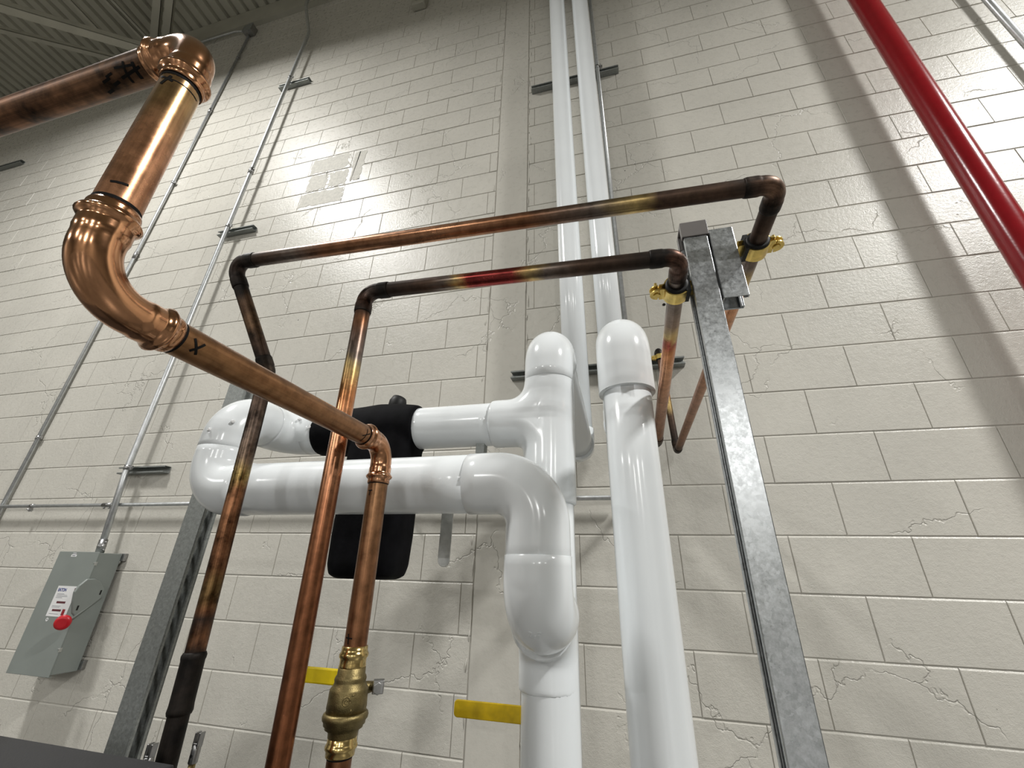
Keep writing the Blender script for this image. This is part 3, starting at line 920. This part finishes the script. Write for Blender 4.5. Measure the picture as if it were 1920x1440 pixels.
# branch to the left, in two lengths either side of the foam bag
wstraight(w1, (-.30, -.89, ZBR), (-.56, -.89, 1.838), RW*.97)
XE, YL, ZL = -.985, -1.085, 1.637
wstraight(w1, (-.80, -.89, 1.838), (-.90, -.89, 1.838), RW)
welbow(w1, (XE, -.89, 1.842), -XD, -YD, R=.078, l0=.05, l1=.02, k=1.04)
welbow(w1, (XE, YL, 1.842), -YD, -ZD, R=.078, l0=.02, l1=.025, k=1.035)
welbow(w1, (XE, YL, ZL), -ZD, XD, R=.072, l0=.03, l1=.04, k=1.035)
wstraight(w1, (XE+.09, YL, ZL), (-.27, YL, ZL))
welbow(w1, (-.157, YL, ZL), XD, -ZD, R=.085, l0=.06, l1=.075, k=1.035)
wstraight(w1, (-.157, YL, 1.49), (-.157, YL, 1.45), RW*1.02)
welbow(w1, (-.157, YL, 1.392), -ZD, YD, R=.070, l0=.035, l1=.03, k=1.06)
low = COL.objects[-1]
bpy.context.view_layer.update()
cu = bpy.data.curves.new('embossed_mark', 'FONT'); cu.body = '2-P'; cu.size = .018; cu.extrude = .0007; cu.align_x = 'CENTER'; cu.bevel_depth = .0003
tmp = bpy.data.objects.new('embossed_mark', cu); COL.objects.link(tmp)
bpy.context.view_layer.update()
me = bpy.data.meshes.new_from_object(tmp.evaluated_get(bpy.context.evaluated_depsgraph_get()))
bpy.data.objects.remove(tmp)
# wrap the raised letters on to the curved cover from below
Mw = low.matrix_world; Mi = Mw.inverted()
dep = bpy.context.evaluated_depsgraph_get()
aim = vec(-.157, -1.125, 1.345); nd = vec(0, -.62, -.78).normalized(); tu = vec(0, -.78, .62).normalized()
for v in me.vertices:
    p0 = aim + XD*v.co.x + tu*v.co.y + nd*.12
    hit, loc, nn, _ = low.ray_cast(Mi @ p0, Mi.to_3x3() @ (-nd))
    if hit:
        v.co = (Mw @ loc) + nd*(.0002+max(0, v.co.z)*.9)
    else:
        v.co = aim
me.materials.clear(); me.materials.append(M['pvc'])
em = bpy.data.objects.new('embossed_mark', me); COL.objects.link(em); em.parent = w1
em.matrix_parent_inverse = Matrix.Translation(-Vector(w1.location))
# lower junction cover on the riser
mb = MB()
mb.sweep([(-.170, -.89, 1.50), (-.170, -.89, 1.245)], RW*1.05, None, 48)
ap, _ = arc(vec(-.170, -.89, 1.375), YD, ZD, .088, 14)
mb.sweep([vec(-.16, -1.0, 1.375)]+ap+[vec(-.170, -.89, 1.49)], RW*1.045, None, 40)
ap, _ = arc(vec(-.170, -.89, 1.375), YD, -ZD, .088, 14)
mb.sweep([vec(-.16, -1.0, 1.375)]+ap+[vec(-.170, -.89, 1.26)], RW*1.045, None, 40)
remeshed('tee_cover', mb, M['pvc'], w1, .0045, 8)
# tacks in the elbow covers
for p, nrm in (((-.985, -1.085-.062, 1.775), (-.05, -1, .05)), ((-.905, -.952, 1.868), (.1, -1, .3)), ((-.86, -.951, 1.84), (.1, -1, .05)), ((-.985+.045, -1.085-.045, 1.80), (.7, -.7, 0))):
    p, nrm = Vector(p), Vector(nrm).normalized()
    mb = MB(); mb.sweep([p-nrm*.004, p+nrm*.003, p+nrm*.0045], [.0048, .0048, .003], None, 14); o = mb.build('tack', M['paper'], w1)
# yellow lever reaching out of the riser
mb = MB()
poly = [(0, -.0145), (.145, -.0155), (.145, .0155), (0, .0145)] 
n = 8
poly = [(.16, -.0155)]+[(.16, .0155)]+[(.010-cos(a*pi/2/n*1)*.010 if False else .008*(1-sin(a*pi/2/n)), .0155-.008*(1-cos(a*pi/2/n))) for a in range(n+1)]+[(.008*(1-cos((a)*pi/2/n)) if False else .008*(1-sin((n-a)*pi/2/n)), -.0155+.008*(1-cos((n-a)*pi/2/n))) for a in range(n+1)]
mb.prism(poly, (XD, ZD, YD), (-.372, -.905, 1.203), .005)
hh = mb.build('lever_handle', M['yellow_worn'], w1, .0018); hh['label'] = 'worn yellow lever handle'
# worn metal lever hanging under the branch, and its stem
mb = MB()
poly = [(-.0165, .20), (-.0165, 0)]+[(.0165*sin(-pi/2+a*pi/10), -.0165*cos(-pi/2+a*pi/10)) for a in range(1, 10)]+[(.0165, 0), (.0165, .20)]
mb.prism(poly, (vec(1, 0, -.04), ZD, YD), (-.443, -.86, 1.492), .003)
hh = mb.build('lever_handle', M['lever'], w1, .0008); hh['label'] = 'flat worn silver lever with rounded end'
mb = MB(); mb.box(-.360, -.336, -.905, -.875, 1.750, 1.785); mb.build('valve_stem', M['galv_dark'], w1, .002)

w2 = thing('insulated_pipe', (.043, -.89, 0), 'right white jacketed riser with a single domed elbow', 'pipe')
ZT2 = 2.085
wstraight(w2, (.008, -.16, 7.9), (.030, -.16, 2.11))
welbow(w2, (.031, -.16, 2.035), vec(.003, 0, -1), vec(0, -1, .02), R=.075, l0=.02, l1=.02, k=1.06)
wstraight(w2, (.031, -.20, 2.036), (.043, -.85, ZT2))
welbow(w2, (.045, -.89, ZT2), vec(0, -1, .02), vec(0, 0, -1), r=RW*1.07, R=.078, l0=.06, l1=.105, k=1.10, rim=True)
wstraight(w2, (.045, -.89, ZT2-.05), (.043, -.89, 0), RW)

# black foam bag round the strainer on the branch
t = thing('foam_insulated_strainer', (-.64, -.89, 1.84), 'black foam wrapped strainer hanging on the white branch behind the copper lines', 'strainer')
mb = MB()
mb.sweep([(-.865, -.89, 1.838), (-.858, -.89, 1.838), (-.80, -.89, 1.838), (-.72, -.89, 1.838), (-.66, -.89, 1.840), (-.60, -.89, 1.838), (-.55, -.89, 1.838), (-.535, -.89, 1.838)],
         [.058, .066, .070, .074, .077, .076, .070, .066], None, 40)
def rrect(w_, d_, k=.045, n=6):
    out = []
    for cx_, cy_, a0 in ((w_-k, d_-k, 0), (-w_+k, d_-k, pi/2), (-w_+k, -d_+k, pi), (w_-k, -d_+k, 3*pi/2)):
        out += [(cx_+k*cos(a0+i*pi/2/n), cy_+k*sin(a0+i*pi/2/n)) for i in range(n+1)]
    return out
rings = []
for z, sc in ((1.86, .96), (1.70, 1.0), (1.55, 1.0), (1.475, .97), (1.452, .90), (1.443, .72)):
    rings.append([mb.vert((-.636+p[0]*sc, -.89+p[1]*sc, z)) for p in rrect(.097, .072)])
for a, b in zip(rings, rings[1:]):
    for i in range(len(a)):
        j = (i+1) % len(a); mb.face((a[i], a[j], b[j], b[i]), True)
mb.face(rings[0][::-1]); mb.face(rings[-1])
remeshed('foam_cover', mb, M['foam'], t, .006, 5)
mb = MB()
mb.sweep([(-.640, -.87, 1.89), (-.637, -.865, 1.936), (-.635, -.862, 1.950), (-.634, -.861, 1.955)], [.026, .0265, .022, .01], None, 24)
mb.build('cap_knob', M['rubber'], t)

# ------------------------------------------------------------------ grey switch enclosure
t = thing('switch_enclosure', (-2.875, 0, .958), 'grey steel switch box with white label and red knob on the wall at left', 'electrical box')
mb = MB(); mb.box(-3.02, -2.731, -.134, -.0195, .96, 1.51); mb.build('box_body', M['enclosure'], t, .003)
mb = MB(); mb.box(-3.025, -2.728, -.1385, -.134, .952, 1.514); mb.box(-3.025, -3.021, -.134, -.118, .952, 1.514); mb.box(-3.02, -2.731, -.134, -.122, .952, .956)
mb.build('door', M['enclosure'], t, .002)
for x, z in ((-2.735, 1.492), (-2.735, .985), (-3.0, 1.49), (-3.0, .985)):
    mb = MB(); mb.box(x-.02, x+.022, -.0195, 0, z-.02, z+.02); mb.build('mounting_foot', M['steel'], t, .002)
for z in (1.456, 1.066):
    mb = MB(); mb.box(-2.731, -2.7275, -.1405, -.128, z-.009, z+.009); mb.box(-2.739, -2.7275, -.1415, -.1385, z+.003, z+.007); mb.build('door_clip', M['lever'], t, .001)
mb = MB()
poly = [(-.152, 1.3824), (-.175, 1.353), (-.184, 1.324), (-.175, 1.280), (-.156, 1.227), (-.134, 1.2075), (-.053, 1.2895), (-.050, 1.333), (-.0855, 1.372), (-.116, 1.385)]
mb.prism(poly, (YD, ZD, XD), (-2.731, 0, 0), .016); hub = mb.build('operator_hub', M['enclosure'], t, .004)
mb = MB()
for y, z in ((-.066, 1.318), (-.144, 1.250)):
    mb = MB(); mb.box(-2.7155, -2.7145, y-.004, y+.004, z-.011, z+.011); mb.build('hub_slot', M['rubber'], t)
pass
mb = MB()
a, b = vec(-2.722, -.045, 1.297), vec(-2.712, -.185, 1.172)
mb.sweep([a, a.lerp(b, .5), b], [.004, .005, .006], None, 12); mb.build('operating_lever', M['enclosure'], t)
mb = MB(); ax = vec(.55, -.8, -.15).normalized(); c = vec(-2.703, -.190, 1.190)
mb.sweep([c-ax*.012, c-ax*.010, c, c+ax*.008, c+ax*.011], [.022, .031, .034, .031, .020], None, 28); o = mb.build('handle_knob', M['knobred'], t)
yF = -.1389
def decal(parent, x0, x1, z0, z1, mat, name, lift=0):
    mb = MB(); mb.box(x0, x1, yF-lift-.0003, yF-lift, z0, z1); return mb.build(name, M[mat], parent)
lab = decal(t, -2.921, -2.782, 1.205, 1.346, 'paper', 'warning_label'); lab['label'] = 'white printed label with blue lettering'
decal(lab, -2.796, -2.783, 1.318, 1.338, 'maroon', 'label_print', .0003)
decal(lab, -2.885, -2.822, 1.265, 1.2745, 'maroon', 'label_print', .0003)
decal(lab, -2.893, -2.83, 1.2285, 1.238, 'maroon', 'label_print', .0003)
decal(lab, -2.82, -2.80, 1.212, 1.240, 'redink', 'label_print', .0003)
mb = MB()
for z, x1 in ((1.308, -2.855), (1.302, -2.83), (1.296, -2.825), (1.290, -2.86), (1.252, -2.845), (1.246, -2.85), (1.216, -2.84)):
    mb.box(-2.905, x1, yF-.0006, yF-.0003, z, z+.0018)
mb.build('label_print', M['greyink'], lab)['kind'] = 'stuff'
cu = bpy.data.curves.new('lettering', 'FONT'); cu.body = 'EATON'; cu.size = .021; cu.extrude = .0002; cu.space_character = 1.0; cu.offset = .0006
tmp = bpy.data.objects.new('lettering', cu); COL.objects.link(tmp)
bpy.context.view_layer.update()
me = bpy.data.meshes.new_from_object(tmp.evaluated_get(bpy.context.evaluated_depsgraph_get()))
bpy.data.objects.remove(tmp)
me.materials.clear(); me.materials.append(M['blue'])
lt = bpy.data.objects.new('lettering', me); COL.objects.link(lt)
lt.data.transform(Matrix.Translation((-2.911, yF-.0006, 1.3205)) @ Matrix.Rotation(pi/2, 4, 'X') @ Matrix.Diagonal((.86, 1, 1, 1)))
lt.parent = lab
l2 = decal(t, -2.925, -2.885, 1.488, 1.499, 'paper', 'small_label')
decal(t, -2.918, -2.893, 1.499, 1.508, 'paper', 'small_label')
mb = MB()
for z in (1.4915, 1.5015): mb.box(-2.917, -2.894, yF-.0006, yF-.0003, z, z+.004)
mb.build('label_print', M['greyink'], l2)['kind'] = 'stuff'
mb = MB(); mb.sweep([(-2.90, yF, 1.190), (-2.90, yF-.0004, 1.190)], .0085, None, 20); dl = mb.build('round_sticker', M['paper'], t)
mb = MB(); mb.sweep([(-2.90, yF-.0004, 1.191), (-2.90, yF-.0008, 1.191)], .0028, None, 12); mb.build('label_print', M['ink'], dl)

# ------------------------------------------------------------------ dark cabinet and tie rods at lower left
t = thing('equipment_cabinet', (-1.0, -1.62, 0), 'dark charcoal equipment cabinet top in the lower left corner', 'cabinet')
mb = MB(); mb.box(-1.7, -.545, -1.86, -1.41, 0, 1.225); mb.build('cabinet_body', M['cabinet'], t, .006)
mb = MB(); mb.box(-1.71, -.538, -1.87, -1.40, 1.225, 1.2485); mb.build('cabinet_top', M['cabinet'], t, .003)
def rod(x, y, ztop, mat, label, r=.0045, tilt=0):
    t = thing('clevis_rod', (x, y, 0), label, 'rod', None)
    mb = MB(); mb.cyl((x+tilt, y, 0), (x, y, ztop-.034), r, 14); mb.build('rod', M[mat], t)
    mb = MB()
    mb.sweep([(x, y, ztop-.036), (x, y, ztop-.035), (x, y, ztop-.020), (x, y, ztop-.014)], [r, r*1.35, r*1.35, r*1.1], None, 12)
    for s in (-1, 1):
        mb.box(x+s*.0034-.0014, x+s*.0034+.0014, y-.0045, y+.0045, ztop-.016, ztop)
    mb.box(x-.0046, x+.0046, y-.0045, y+.0045, ztop-.018, ztop-.012)
    mb.build('fork', M['steel'], t, .0008)
    mb = MB(); mb.cyl((x, y-.0062, ztop-.026), (x, y+.0062, ztop-.026), .0022, 10); mb.build('pin', M['rubber'], t)
rod(-.613, -1.30, 1.246, 'rodbrass', 'brass rod with a steel forked tip standing right of the burnt copper leg')
rod(-.623, -1.362, 1.2495, 'steel', 'steel forked rod tip overlapping the foot of the burnt copper leg', .0052)
